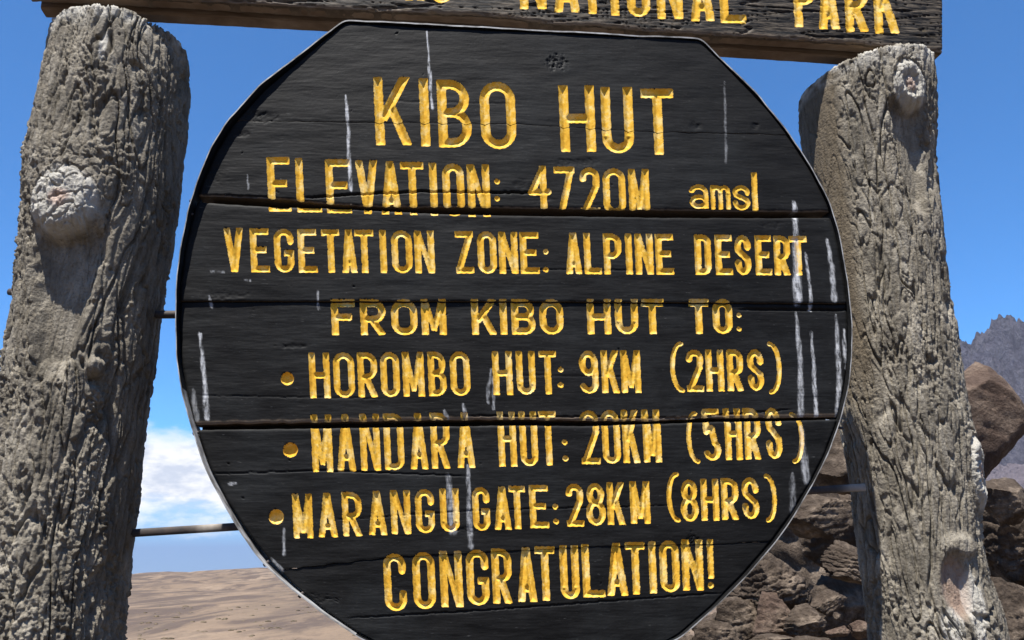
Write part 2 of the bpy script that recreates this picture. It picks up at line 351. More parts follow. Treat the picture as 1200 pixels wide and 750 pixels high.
for i, (px, py, ww, hh, dd, tl, rg, mt_, lb, sb) in enumerate(ROCKS):
    rock(px, py, ww, hh, dd, 100+i*7, lb, mt_, sb, rg, tl, name='boulder' if i == 0 else 'rock')
# rubble heaped under them, uncountable, down to the ground
rng = np.random.RandomState(4); V = []; F = []; nv = 0; iv, if_ = ICO[2]
var = [rock_verts(900+k, 2, 1.0, 8)[0] for k in range(10)]
for k in range(2600):
    if k < 1500: x = rng.normal(1.75, 0.85); y = rng.normal(4.6, 0.9); s = rng.uniform(0.02, 0.075)
    else: x = rng.normal(4.0, 1.6); y = rng.normal(7.4, 1.6); s = rng.uniform(0.06, 0.3)
    if y < 3.4 or x < 0.55: continue
    zz = float(ground_z(np.array([x]), np.array([y]))[0])
    vv = var[k % 10]*s*rng.uniform(0.6, 1.3, 3); a = rng.uniform(0, 6.28)
    vv = np.stack([vv[:, 0]*math.cos(a)-vv[:, 1]*math.sin(a), vv[:, 0]*math.sin(a)+vv[:, 1]*math.cos(a), vv[:, 2]], 1)
    V.append(vv+[x, y, zz+s*0.2]); F.append(if_+nv); nv += len(iv)
o = mesh('rubble', np.concatenate(V), np.concatenate(F), ROCK); tag(o, 'loose brown rubble heaped under the rocks', kind='stuff')
# dark stones and tussocks strewn over the plain at the left
m, t, b, v = mat('dark_scrub', 0.95, 0.1); c = ramp(t, noise(t, v, 1.5, 5), [(0.35, (0.06, 0.05, 0.035)), (0.65, (0.15, 0.115, 0.075))]); setc(t, b, c); SCRUB = m
V = []; F = []; nv = 0
for k in range(3600):
    r = 30*math.exp(rng.uniform(0, 2.7)); a = math.radians(rng.uniform(-36, 36))
    x = r*math.sin(a); y = r*math.cos(a)
    pn = float(fbm(np.array([[x/22, y/22, 0]]), 3, 8)[0])
    if pn < 0.02: continue
    s = rng.uniform(0.05, 0.26)*(1+r/110)
    zz = float(ground_z(np.array([x]), np.array([y]))[0])
    V.append(var[k % 10]*s*[1.3, 1.3, 0.55]+[x, y, zz]); F.append(if_+nv); nv += len(iv)
o = mesh('scrub', np.concatenate(V), np.concatenate(F), SCRUB); tag(o, 'dark scrub and stones strewn over the desert plain', kind='stuff')

# ------------------------------------------------------------------ posts
def post(name, label, left, right, ytop, off, knots, seed, topf, woodf=None, slope=0.0, rgh=1.0):
    """left/right: (y, x) silhouette samples in photograph pixels; off: how far the axis stands behind the sign's face"""
    ly, lx = np.array(left, float).T; ry, rx = np.array(right, float).T
    xm = (np.interp(300, ly, lx)+np.interp(300, ry, rx))/2
    Pc = hit(np.array(xm), np.array(300.), P0-BN*off, BN)
    Yp = Pc[1]; nY = np.array([0, -1.0, 0])
    rows = np.concatenate([np.arange(ytop, 765, 1.22), np.arange(765, 1180, 9)])
    a = np.interp(rows, ly, lx); c = np.interp(rows, ry, rx)
    k = np.array([.25, .5, .25])
    for _ in range(60):
        a[1:-1] = np.convolve(a, k, 'valid'); c[1:-1] = np.convolve(c, k, 'valid')
    C = hit((a+c)/2, rows, np.array([0, Yp, 0]), nY); depth = (C-EYEP) @ FWD; rad = (c-a)/2*depth/FPX
    # on to the ground
    d = (C[-1]-C[-6])/5; n = 12; zs = np.linspace(C[-1, 2], -0.15, n+1)[1:]
    ext = C[-1]+(zs-C[-1, 2])[:, None]*(d/d[2]); C = np.concatenate([C, ext]); rad = np.concatenate([rad, np.full(n, rad[-1])])
    # rounded top
    ztop = C[0, 2]; nt_ = 10; tt = np.linspace(0.96, 0.0, nt_)
    # top rows: shrink the radius over a short dome
    dome_z = ztop+0.016*np.sqrt(np.clip(1-np.linspace(0, 1, nt_)**2, 0, 1))[::1]
    dome_r = rad[0]*np.linspace(0, 1, nt_)**0.28
    Cd = np.repeat(C[:1], nt_, 0); Cd[:, 2] = dome_z; dome_r[0] = 0.002
    C = np.concatenate([Cd[:-1], C]); rad = np.concatenate([dome_r[:-1], rad])
    th = np.concatenate([np.linspace(-105, 105, 300), np.linspace(105, 255, 62)[1:-1]]); th = np.radians(th)
    nR, nT = len(rad), len(th); TH, I = np.meshgrid(th, np.arange(nR)); r = rad[I]
    Xc, Yc, Zc = C[I, 0], C[I, 1], C[I, 2]
    dirx, diry = np.sin(TH), -np.cos(TH)
    lump = 1+0.05*np.sin(2*TH+seed)+0.03*np.sin(3*TH+seed*2)*np.abs(np.cos(TH))
    q = np.stack([Xc+dirx*r, Yc+diry*r, Zc], -1).reshape(-1, 3)
    qs = q+seed*7.3
    warp = fbm(qs*[9, 9, 3], 3, seed+1)
    fis = np.abs(perlin(qs*[32, 32, 3.0]+warp[:, None]*[1.2, 1.2, .3], seed+2)); fis2 = np.abs(perlin(qs*[58, 58, 6]+warp[:, None]*2, seed+3))
    groove = -0.012*(1-sst(0, 0.055, fis)) - 0.006*(1-sst(0, 0.06, fis2))
    f1, f2 = worley(qs*[95, 95, 62]+warp[:, None]*1.5, seed+4); clm = sst(0.0, 0.25, fbm(qs*[11, 11, 6], 3, seed+5)+topf(q)*0.5)
    clod = (0.0065*(1-sst(0.0, 0.75, f1)) - 0.003)*clm*rgh
    f1b, f2b = worley(qs*[38, 38, 10]+warp[:, None], seed+14); plates = 0.005*sst(0.02, 0.22, f2b-f1b)-0.003
    g1_, g2_ = worley(qs*[185, 185, 150]+warp[:, None], seed+24); pit = -0.009*rgh*sst(0.26, 0.46, fbm(qs*[30, 30, 17]+warp[:, None], 3, seed+25, 2.1, .6))
    med = 0.0048*fbm(qs*[12, 12, 5], 3, seed+6, 2.1, 0.5)+0.0036*fbm(qs*[44, 44, 16], 3, seed+16, 2.1, .6)*(0.4+0.6*clm); fine = 0.0020*fbm(qs*[150, 150, 80], 3, seed+7)+(0.0035*(1-sst(0, .8, g1_))-0.0015)*clm+pit
    disp = groove+clod+plates*0.8+med+fine
    pale = np.zeros(len(q)); pink = pale.copy(); wood = pale.copy(); kid = np.full(len(q), -1); fwd_ = np.zeros(len(q))
    TH_, I_ = TH.ravel(), I.ravel()
    zt = ztop-q[:, 2]
    tp = np.clip(1-zt/0.06, 0, 1)*sst(-0.2, 0.2, fbm(qs*20, 3, seed+8)); pale = np.maximum(pale, tp)  # patchy pale tops: the sunlit top edges put into the colour
    if woodf is not None:
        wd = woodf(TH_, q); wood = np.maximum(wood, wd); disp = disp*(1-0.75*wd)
    for ki, kn in enumerate(knots):
        kx, ky, kw, kh, prot, pl, kind = kn; ring = 1.0 if seed == 11 else 0.3
        kc = hit(np.array(float(kx)), np.array(float(ky)), np.array([0, Yp, 0]), nY)
        ii = np.argmin(abs(C[:, 2]-kc[2])); s = np.clip((kc[0]-C[ii, 0])/rad[ii], -0.97, 0.97)
        # the surface facing the viewer is nearer than the axis plane: correct height and angle for that
        dy = rad[ii]*math.sqrt(1-s*s); kz = EYE+(kc[2]-EYE)*(Yp-dy)/Yp; ii = np.argmin(abs(C[:, 2]-kz)); kxw = kc[0]*(Yp-dy)/Yp
        s = np.clip((kxw-C[ii, 0])/rad[ii], -0.97, 0.97); phi = math.asin(s); mpp = (Yp-dy)/math.cos(PITCH)/FPX
        du = (q[:, 0]-(C[ii, 0]+rad[ii]*math.sin(phi)))/max(math.cos(phi), .35); dz = q[:, 2]-kz
        fr = np.cos(TH_-phi) > 0.2
        e = np.sqrt((du/(kw*mpp))**2+(dz/(kh*mpp))**2) + 0.10*fbm(qs*28, 3, seed+20+ki)
        e = np.where(fr, e, 9)
        if kind == 'knot':
            upk = np.clip(dz/(kh*mpp), 0, 1.6); w_ = 1-sst(0.70, 1.12+1.1*upk, e); base = disp*(1-0.6*w_)
            face = prot*w_*(1-0.22*np.clip(dz/(kh*mpp), -1, 1)) + ring*0.006*np.cos(np.clip(e, 0, 1)*10)*w_*(e < 1) - 0.008*(1-sst(0.0, 0.2, e))*w_ + 0.006*fbm(qs*[60, 60, 60], 4, seed+31+ki, 2.1, .6)*w_
            ang = np.arctan2(dz, du); k1, k2 = worley(qs*[30, 30, 30]+warp[:, None]*2, seed+50+ki); crack = -0.006*(1-sst(0, .10, k2-k1))*w_
            disp = base+crack; fwd_ = fwd_+face; pale = np.maximum(pale, pl*(1-sst(0.86, 1.0, e))); pink = np.maximum(pink, pl*0.6*(1-sst(0.15, 0.35, e)))
            kid = np.where(e < 1.02, ki, kid)
        elif kind == 'lump':
            disp = disp*(1-0.5*(1-sst(.7, 1.1, e)))+prot*(1-sst(0.35, 1.1, e))*1.0
        elif kind == 'recess':
            tv = np.clip(0.5-dz/(kh*mpp)*0.5, 0, 1); ev = np.maximum(np.abs(du)/(kw*mpp)/(1.0-0.62*tv**1.3), np.abs(dz)/(kh*mpp)*0.98)+0.10*fbm(qs*28, 3, seed+60+ki); ev = np.where(fr, ev, 9)
            disp = disp*(1-0.8*(1-sst(.8, 1.05, ev)))-prot*(1-sst(0.72, 1.06, ev))
        elif kind == 'hollow':
            disp = disp*(1-0.7*(1-sst(.8, 1.1, e)))-prot*(1-sst(0.5, 1.0, e)); pink = np.maximum(pink, 0.35*(1-sst(.6, 1, e)))
        elif kind == 'patch':
            pale = np.maximum(pale, pl*(1-sst(0.75, 1.0, e)))
    fade = np.clip((rad[I_]/rad.max())*1.2, 0, 1)
    disp = disp*fade
    lr = (r*lump).ravel()+disp
    zz = Zc.ravel()+np.where(I_ < nt_-1, disp*0.9, 0)
    zz = zz+slope*(dirx.ravel()*lr)*np.clip(1-(ztop-zz)/0.12, 0, 1)
    v = np.stack([Xc.ravel()+dirx.ravel()*lr, Yc.ravel()+diry.ravel()*lr-fwd_*0.97, zz+fwd_*0.10], 1)
    idx = np.arange(nR*nT).reshape(nR, nT); nx = np.roll(idx, -1, 1)
    f = np.stack([idx[:-1], idx[1:], nx[1:], nx[:-1]], -1).reshape(-1, 4)
    root = empty(name, (C[-1, 0], C[-1, 1], 0)); tag(root, label, 'post', 'wooden posts holding up the signs')
    fk = kid[f]; at = {'pale': pale, 'pink': pink, 'wood': wood}
    allk = (fk == fk[:, :1]).all(1) & (fk[:, 0] >= 0)
    vv, ff, aa_ = compact(v, f[~allk], at); mesh('trunk', vv, ff, BARK, root, aa_)
    for ki in set(fk[allk, 0].tolist()):
        vv, ff, aa_ = compact(v, f[allk & (fk[:, 0] == ki)], at); mesh('knot', vv, ff, BARK, root, aa_)
    return root

LP_L = [(0, 81), (15, 79), (40, 74), (75, 69), (110, 62), (150, 54), (200, 44), (260, 40), (320, 34), (370, 29), (420, 20), (470, 12), (520, 2), (600, -12), (760, -36), (1200, -68)]
LP_R = [(0, 200), (30, 209), (60, 214), (100, 216), (140, 213), (170, 208), (200, 205), (240, 201), (280, 195), (310, 189), (340, 184), (380, 178), (430, 173), (480, 164), (520, 160), (560, 156), (620, 149), (680, 142), (760, 134), (1200, 105)]
post('wooden_post', 'gnarled grey bark post at the left, with one big pale knot', LP_L, LP_R, 54, 0.20,
     [(72, 350, 46, 96, 0.030, 0, 'recess'), (80, 241, 44, 46, 0.027, 0.95, 'knot'), (103, 425, 14, 14, 0.02, 0, 'lump'), (123, 55, 5, 26, 0, 1.0, 'patch'), (45, 130, 4, 45, 0, 0.9, 'patch')],
     3, lambda q: sst(1.75, 1.45, q[:, 2])*0.8,
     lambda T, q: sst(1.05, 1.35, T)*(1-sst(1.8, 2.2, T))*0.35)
RP_L = [(40, 941), (90, 940), (130, 943), (180, 949), (230, 956), (300, 964), (400, 977), (500, 992), (560, 1003), (600, 1007), (660, 1014), (700, 1020), (760, 1026), (1200, 1053)]
RP_R = [(40, 1068), (60, 1076), (90, 1086), (130, 1088), (190, 1086), (230, 1089), (290, 1096), (350, 1103), (400, 1112), (450, 1119), (490, 1126), (540, 1132), (580, 1136), (640, 1140), (690, 1152), (725, 1165), (760, 1171), (1200, 1205)]
post('wooden_post', 'gnarled grey bark post at the right, with a ringed knot under the beam', RP_L, RP_R, 98, 0.20,
     [(1066, 185, 29, 74, 0.024, 0, 'recess'), (1063, 106, 28, 35, 0.014, 0.95, 'knot'), (1136, 556, 34, 52, 0.024, 0, 'lump'), (1133, 556, 22, 42, 0.010, 0.85, 'knot'), (1121, 640, 26, 15, 0.016, 0, 'lump'), (1120, 688, 21, 38, 0.022, 0, 'hollow'), (1140, 712, 13, 42, 0, 0.9, 'patch'), (1118, 735, 16, 22, 0, 0.8, 'patch'),
      (996, 76, 8, 9, 0, 1.0, 'patch'), (975, 84, 4, 16, 0, 0.8, 'patch')],
     11, lambda q: -0.1+0*q[:, 2],
     lambda T, q: (1-sst(-0.95, -0.65, T))*sst(-2.0, -1.6, T)*sst(1.75, 2.0, q[:, 2]), 0.20, 0.45)

# ------------------------------------------------------------------ letter strokes: signed distances in photograph pixels
def sd_box(x, y, ax, ay, bx, by, hw):
    dx, dy = bx-ax, by-ay; Ln = math.hypot(dx, dy); ux, uy = dx/Ln, dy/Ln; cx, cy = (ax+bx)/2, (ay+by)/2
    u = abs((x-cx)*ux+(y-cy)*uy)-Ln/2; w_ = abs(-(x-cx)*uy+(y-cy)*ux)-hw
    return np.minimum(np.maximum(u, w_), 0)+np.hypot(np.maximum(u, 0), np.maximum(w_, 0))
def sd_poly(x, y, pts, hw):
    best = np.full(x.shape, 1e9)
    for (ax, ay), (bx, by) in zip(pts[:-1], pts[1:]):
        dx, dy = bx-ax, by-ay; L2 = dx*dx+dy*dy+1e-9; tt = np.clip(((x-ax)*dx+(y-ay)*dy)/L2, 0, 1)
        best = np.minimum(best, np.hypot(x-ax-tt*dx, y-ay-tt*dy))
    return best-hw
def arc(cx, cy, rx, ry, a0, a1, n=9):
    return [(cx+rx*math.cos(math.radians(a0+(a1-a0)*k/n)), cy+ry*math.sin(math.radians(a0+(a1-a0)*k/n))) for k in range(n+1)]   # y down
def glyph(ch, x0, x1, y0, y1, hw):
    """list of strokes, (kind, data); coordinates before shear"""
    X = lambda u: x0+hw+u*(x1-x0-2*hw)
    Y = lambda v: y0+v*(y1-y0)
    T, B = y0+hw, y1-hw; Wc = x1-x0-2*hw; r = min(Wc/2, (y1-y0)*0.24); mx, my = (x0+x1)/2, (y0+y1)/2
    S = []; b = lambda *p: S.append(('b', p)); bt = lambda *p: S.append(('t', p)); p = lambda pts: S.append(('p', pts))
    if ch in 'O0': p(arc(X(0)+r, T+r, r, r, 180, 270, 6)+arc(X(1)-r, T+r, r, r, 270, 360, 6)+arc(X(1)-r, B-r, r, r, 0, 90, 6)+arc(X(0)+r, B-r, r, r, 90, 180, 6)+[(X(0), T+r)])
    elif ch == 'I' or ch == 'l': b(mx, y0, mx, y1)
    elif ch == 'E' or ch == 'F':
        b(X(0), y0, X(0), y1); b(x0, T, x1, T); b(x0, Y(.49), x0+(x1-x0)*.86, Y(.49))
        if ch == 'E': b(x0, B, x1, B)
    elif ch == 'L': b(X(0), y0, X(0), y1); b(x0, B, x1, B)
    elif ch == 'T': b(mx, y0, mx, y1); b(x0, T, x1, T)
    elif ch == 'H': b(X(0), y0, X(0), y1); b(X(1), y0, X(1), y1); b(X(0), my, X(1), my)
    elif ch == 'K': b(X(0), y0, X(0), y1); b(X(.12), Y(.62), X(1), Y(-.02)); b(X(.42), Y(.42), X(1), Y(1.02))
    elif ch == 'V': b(X(0), Y(-.02), mx, y1); b(X(1), Y(-.02), mx, y1)
    elif ch == 'A': b(X(0), Y(1.02), mx, y0); b(X(1), Y(1.02), mx, y0); b(X(.2), Y(.76), X(.8), Y(.76))
    elif ch == 'N': b(X(0), y0, X(0), y1); b(X(1), y0, X(1), y1); bt(X(.02), Y(-.05), X(.98), Y(1.05))
    elif ch == 'M': b(X(0), y0, X(0), y1); b(X(1), y0, X(1), y1); bt(X(.05), y0, mx, Y(.88)); bt(X(.95), y0, mx, Y(.88))
    elif ch == 'Z': b(x0, T, x1, T); b(x0, B, x1, B); b(X(1), T, X(0), B)
    elif ch == 'U': b(X(0), y0, X(0), B-r); b(X(1), y0, X(1), B-r); p(arc(X(0)+r, B-r, r, r, 180, 90, 6)+arc(X(1)-r, B-r, r, r, 90, 0, 6))
    elif ch == 'C' or ch == 'G':
        p([(X(1), Y(.30)), (X(1), T+r)]+arc(X(1)-r, T+r, r, r, 0, -90, 6)+arc(X(0)+r, T+r, r, r, 270, 180, 6)+arc(X(0)+r, B-r, r, r, 180, 90, 6)+arc(X(1)-r, B-r, r, r, 90, 0, 6)+[(X(1), Y(.70 if ch == 'C' else .60))])
        if ch == 'G': b(mx, Y(.56), x1, Y(.56))
    elif ch == 'D': b(X(0), y0, X(0), y1); p([(X(0), T)]+arc(X(1)-r, T+r, r, r, 270, 360, 6)+arc(X(1)-r, B-r, r, r, 0, 90, 6)+[(X(0), B)])
    elif ch in 'PR':
        m_ = Y(.55); rr_ = (m_-T)/2; rx = min(rr_, Wc*.6); b(X(0), y0, X(0), y1)
        p([(X(0), T)]+arc(X(1)-rx, T+rx, rx, rx, 270, 360, 5)+arc(X(1)-rx, m_-rx, rx, rx, 0, 90, 5)+[(X(0), m_)])
        if ch == 'R': b(X(.35), Y(.52), X(1), Y(1.01))
    elif ch == 'B':
        m_ = Y(.49); b(X(0), y0, X(0), y1); rx = min((m_-T)/2, Wc*.6)
        p([(X(0), T)]+arc(X(.94)-rx, T+rx, rx, rx, 270, 360, 5)+arc(X(.94)-rx, m_-rx, rx, rx, 0, 90, 5)+[(X(0), m_)])
        p([(X(0), m_)]+arc(X(1)-rx, m_+rx, rx, rx, 270, 360, 5)+arc(X(1)-rx, B-rx, rx, rx, 0, 90, 5)+[(X(0), B)])
    elif ch in 'Ss':
        ry = (B-T)/4; rx = Wc/2
        p([(X(1), T+ry*1.1)]+arc(mx, T+ry, rx, ry, 0, -180, 10)+[(X(.08), T+ry*1.5), (X(.92), B-ry*1.5)]+arc(mx, B-ry, rx, ry, 0, 180, 10)+[(X(0), B-ry*1.1)])
    elif ch == '2': rx = Wc/2; p([(X(0), T+rx*1.2)]+arc(mx, T+rx, rx, rx, 180, 360, 10)+[(X(.98), Y(.40)), (X(.05), B)]); b(x0, B, x1, B)
    elif ch == '4': b(X(.72), y0, X(.72), y1); p([(X(.70), T), (X(0), Y(.55)), (X(1), Y(.55))])
    elif ch == '7': b(x0, T, x1, T); p([(X(.97), T), (X(.25), B)])
    elif ch == '5': b(X(.05), T, x1, T); p([(X(.05), T), (X(.05), Y(.45))]); rx = Wc/2; p([(X(.05), Y(.44)), (X(.5), Y(.38))]+arc(mx, B-rx*1.35, rx, rx*1.35, -60, 150, 10))
    elif ch == '8': ry = (Y(.47)-T)/2; p(arc(mx, T+ry, Wc*.42, ry, 0, 360, 16)); ry2 = (B-Y(.47))/2; p(arc(mx, B-ry2, Wc/2, ry2, 0, 360, 16))
    elif ch == '9': ry = (Y(.52)-T)/2; p(arc(mx, T+ry, Wc/2, ry, 0, 360, 16)); p([(X(1), T+ry), (X(1), B-Wc/2)]+arc(mx, B-Wc/2, Wc/2, Wc/2, 0, 160, 8))
    elif ch == '(': rx = x1-x0-hw*2; p(arc(X(1), my, rx, (y1-y0)/2-hw, 270, 90, 14))
    elif ch == ')': rx = x1-x0-hw*2; p(arc(X(0), my, rx, (y1-y0)/2-hw, -90, 90, 14))
    elif ch == 'a':
        ry = (B-T)/2; p([(X(0), T+ry*.4)]+arc(mx, T+ry*.6, Wc/2, ry*.6, 200, 355, 6)+[(X(1), B)]); b(X(1), Y(.4), X(1), y1); p(arc(mx, B-ry*.45, Wc/2, ry*.5, 0, 360, 12))
    elif ch == 'm':
        b(X(0), y0, X(0), y1); b(mx, Y(.3), mx, y1); b(X(1), Y(.3), X(1), y1); q_ = Wc/4
        p(arc(X(.25), T+q_, q_, q_, 180, 360, 6)); p(arc(X(.75), T+q_, q_, q_, 180, 360, 6))
    elif ch == '!': b(mx, y0, mx, Y(.80)); S.append(('p', [(mx, B), (mx+.01, B)]))
    elif ch == '.': S.append(('p', [(mx, my), (mx+.01, my)]))
    elif ch == 'J': b(X(1), y0, X(1), B-r); p(arc(X(1)-r, B-r, r, r, 0, 90, 6)+arc(X(0)+r, B-r, r, r, 90, 180, 6))
    return S
class Letter:
    def __init__(s, ch, x0, x1, y0, y1, hw, sh=0.045):
        s.ch, s.x0, s.x1, s.y0, s.y1, s.hw, s.sh = ch, x0, x1, y0, y1, hw, sh
        s.S = glyph(ch, x0, x1, y0, y1, hw)
    def sd(s, x, y):
        x = x-(y-(s.y0+s.y1)/2)*s.sh
        # a hand-cut edge
        wob = -0.22+0.25*np.sin(x*0.9+s.x0)*np.sin(y*0.45+s.x0*1.7)
        d = np.full(x.shape, 1e9)
        for k, a in s.S: d = np.minimum(d, sd_box(x, y, *a, s.hw*(1 if k == 'b' else .72)) if k in 'bt' else sd_poly(x, y, a, s.hw))
        if s.ch not in '.':
            d = np.maximum(d, np.maximum(s.y0-y, y-s.y1))
        return d+wob
    def bb(s): return s.x0-5, s.x1+5, s.y0-4, s.y1+4
def line(spec, ta, tb, hw):
    """spec: (char, x0, x1); ta/tb: (y at x=300, y at x=900) of the tops and of the feet"""
    out = []
    for ch, x0, x1 in spec:
        xm = (x0+x1)/2; k = (xm-300)/600
        out.append(Letter(ch, x0, x1, ta[0]+(ta[1]-ta[0])*k, tb[0]+(tb[1]-tb[0])*k, hw))
    return out
LET = []
LET += line([('K', 439, 482), ('I', 492, 503), ('B', 513, 552), ('O', 563, 604), ('H', 656, 697), ('U', 705, 742), ('T', 752, 790)], (83, 110), (164, 185.5), 5.3)
LET += line([('E', 313.5, 340), ('L', 347, 376), ('E', 382, 411), ('V', 417, 443), ('A', 446, 470), ('T', 470, 497), ('I', 503, 513), ('O', 519, 544), ('N', 548, 574)], (183, 205), (246, 262), 4.2)
LET += line([('4', 619, 646), ('7', 650, 674), ('2', 680, 703), ('O', 707, 733), ('M', 737, 761)], (183, 203), (245, 254), 3.8)
LET += [Letter('.', 579, 586, 209, 216, 3.2), Letter('.', 579, 586, 229, 236, 3.2)]
LET += [Letter('a', 808, 830, 216, 244, 2.7), Letter('m', 833, 856, 217, 245, 2.5), Letter('s', 859, 879, 217, 246, 2.7), Letter('l', 881, 888, 202, 247, 3.2)]
LET += line([('V', 262, 285), ('E', 293, 315), ('G', 321, 344), ('E', 349, 371), ('T', 377, 398), ('A', 400, 418), ('T', 416, 438), ('I', 444, 454), ('O', 459, 483), ('N', 486, 509),
             ('Z', 534, 555), ('O', 560, 582), ('N', 585, 607), ('E', 610, 632), ('A', 663, 682), ('L', 685, 705), ('P', 708, 729), ('I', 733, 742), ('N', 745, 766), ('E', 769, 790),
             ('D', 815, 834), ('E', 839, 859), ('S', 862, 881), ('E', 886, 905), ('R', 908, 927), ('T', 926, 947)], (266.5, 275), (318, 321.5), 3.7)
LET += [Letter('.', 636, 644, 290, 298, 3.2), Letter('.', 636, 644, 311, 319, 3.2)]
LET += line([('F', 388, 416), ('R', 422, 452), ('O', 458.5, 489), ('M', 494, 523), ('K', 553, 583), ('I', 586, 595), ('B', 600, 628), ('O', 633, 661), ('H', 689, 717), ('U', 722, 749), ('T', 753, 779),
             ('T', 809, 832), ('O', 837, 860)], (350, 349.5), (391.5, 389.5), 4.0)
LET += [Letter('.', 865, 871, 365, 371, 2.8), Letter('.', 865, 871, 381, 387, 2.8)]
LET += line([('H', 362, 386), ('O', 390.5, 415), ('R', 419, 442), ('O', 446, 468), ('M', 472, 497), ('B', 502, 523), ('O', 528, 551), ('H', 578, 601), ('U', 606, 628), ('T', 633, 653),
             ('9', 680, 702), ('K', 706, 727), ('M', 729, 752), ('2', 806, 826), ('H', 829, 850), ('R', 854, 873), ('S', 878, 897)], (412.5, 408), (466.5, 456.5), 3.6)
LET += [Letter('(', 787, 803, 399, 459, 2.6), Letter(')', 902, 918, 399, 461, 2.6), Letter('.', 654, 662, 428, 436, 3.3), Letter('.', 654, 662, 446, 454, 3.3)]
LET += line([('M', 365, 389), ('A', 394, 416), ('N', 422, 445), ('D', 450, 473), ('A', 480, 501), ('R', 505, 527), ('A', 535, 556), ('H', 584, 605), ('U', 609.5, 630), ('T', 633, 653),
             ('2', 681, 703), ('O', 706, 727), ('K', 730, 750), ('M', 754, 775), ('5', 824, 845), ('H', 850, 870), ('R', 873, 892), ('S', 898, 917)], (486, 477), (555, 537.5), 3.6)
LET += [Letter('(', 805, 820, 481, 543, 2.6), Letter(')', 928, 943, 482, 543, 2.6), Letter('.', 658, 666, 514, 522, 3.2), Letter('.', 659, 667, 533, 541, 3.3)]
LET += line([('M', 343, 366), ('A', 372, 395), ('R', 401, 424), ('A', 431, 453), ('N', 458, 481), ('G', 487, 509), ('U', 516, 538), ('G', 554, 574), ('A', 579, 599), ('T', 597, 616), ('E', 621, 643),
             ('2', 664, 684), ('8', 687, 710), ('K', 712, 733), ('M', 739, 762), ('8', 798, 819), ('H', 822, 843), ('R', 846, 866), ('S', 870, 890)], (580.5, 558.5), (633, 607), 3.6)
LET += [Letter('(', 782, 797, 553, 612, 2.6), Letter(')', 897, 911, 555, 612, 2.6), Letter('.', 647, 655, 589.5, 597.5, 3.3), Letter('.', 648, 656, 607, 615, 3.3)]
LET += line([('C', 450, 476), ('O', 484, 510), ('N', 516, 542), ('G', 547, 573), ('R', 577, 600), ('A', 606, 629), ('T', 628, 651), ('U', 657, 679), ('L', 683, 709), ('A', 711, 736), ('T', 734, 757),
             ('I', 761, 770), ('O', 774, 797), ('N', 800, 825)], (656.5, 628), (727, 686), 4.2)
LET += [Letter('I', 829.5, 837.5, 632, 678, 3.6), Letter('.', 830, 838, 682, 690, 3.6)]
DOTS = [Letter('.', 328, 344, 434.5, 450.5, 7.6, 0), Letter('.', 331, 349, 518, 536, 8.6, 0), Letter('.', 314.5, 332.5, 596.5, 614.5, 8.8, 0)]
NSH = [Letter(c, a, b_, y1_-68, y1_, 4.8, 0.05) for c, a, b_, y1_ in
       [('K', 196, 222, -18), ('I', 231, 241, -16), ('L', 250, 272, -14), ('I', 281, 291, -13), ('M', 299, 330, -11), ('A', 338, 366, -9), ('N', 374, 401, -6), ('J', 409, 432, -4), ('A', 439, 466, -2), ('R', 473, 497, 0), ('O', 502, 530, 3),
        ('N', 608, 639, 10.5), ('A', 648, 678, 14), ('T', 681, 705, 16), ('I', 714, 725, 18), ('O', 734, 761, 19.5), ('N', 769, 799, 22), ('A', 808, 836, 24.5), ('L', 843, 873, 27),
        ('P', 930, 956, 31.5), ('A', 958, 983, 34), ('R', 990, 1017, 37), ('K', 1024, 1053, 39)]]

STAINS = [([(500, 37), (503, 75), (505, 110), (507, 127)], 1.6, 1.0), ([(405, 112), (408, 150), (409, 190), (411, 222)], 2.2, 1.0),
 ([(931, 237), (933, 262), (934, 300), (936, 352)], 4.6, 1.0), ([(935, 365), (940, 420), (941, 485)], 3.2, 0.75), ([(940, 500), (942, 530), (946, 562)], 4.5, 0.6),
 ([(945, 295), (950, 330), (952, 362)], 1.8, 0.9), ([(971, 280), (976, 315), (979, 350)], 3.0, 0.9), ([(982, 368), (986, 440), (984, 488)], 3.0, 0.9), ([(992, 385), (994, 430)], 2.2, 0.9),
 ([(953, 388), (956, 430), (959, 486)], 2.4, 0.9), ([(233, 390), (235, 412), (239, 450), (241, 489)], 2.8, 0.95), ([(225, 455), (229, 490)], 3.5, 0.4),
 ([(525, 555), (528, 590), (531, 622)], 4.6, 0.55), ([(548, 545), (550, 590), (552, 640)], 3.0, 0.6), ([(372, 340), (373, 360)], 1.4, 0.7), ([(333, 618), (332, 650)], 1.4, 0.7),
 ([(576, 430), (572, 470)], 1.8, 0.5), ([(578, 440), (579, 478)], 1.5, 0.5), ([(543, 472), (546, 488)], 2.4, 0.7), ([(929, 555), (931, 625)], 4.5, 0.35), ([(849, 95), (851, 190)], 1.0, 0.4),
 ([(244, 345), (247, 358)], 1.8, 0.5), ([(290, 205), (291, 222)], .8, .6), ([(268, 567), (276, 566)], 1.4, .8), ([(247, 317), (262, 318)], 1.2, .5), ([(286, 327), (293, 328)], 1, .5), ([(318, 655), (330, 668)], 2.5, .5), ([(521, 480), (524, 494)], 3, .5)]
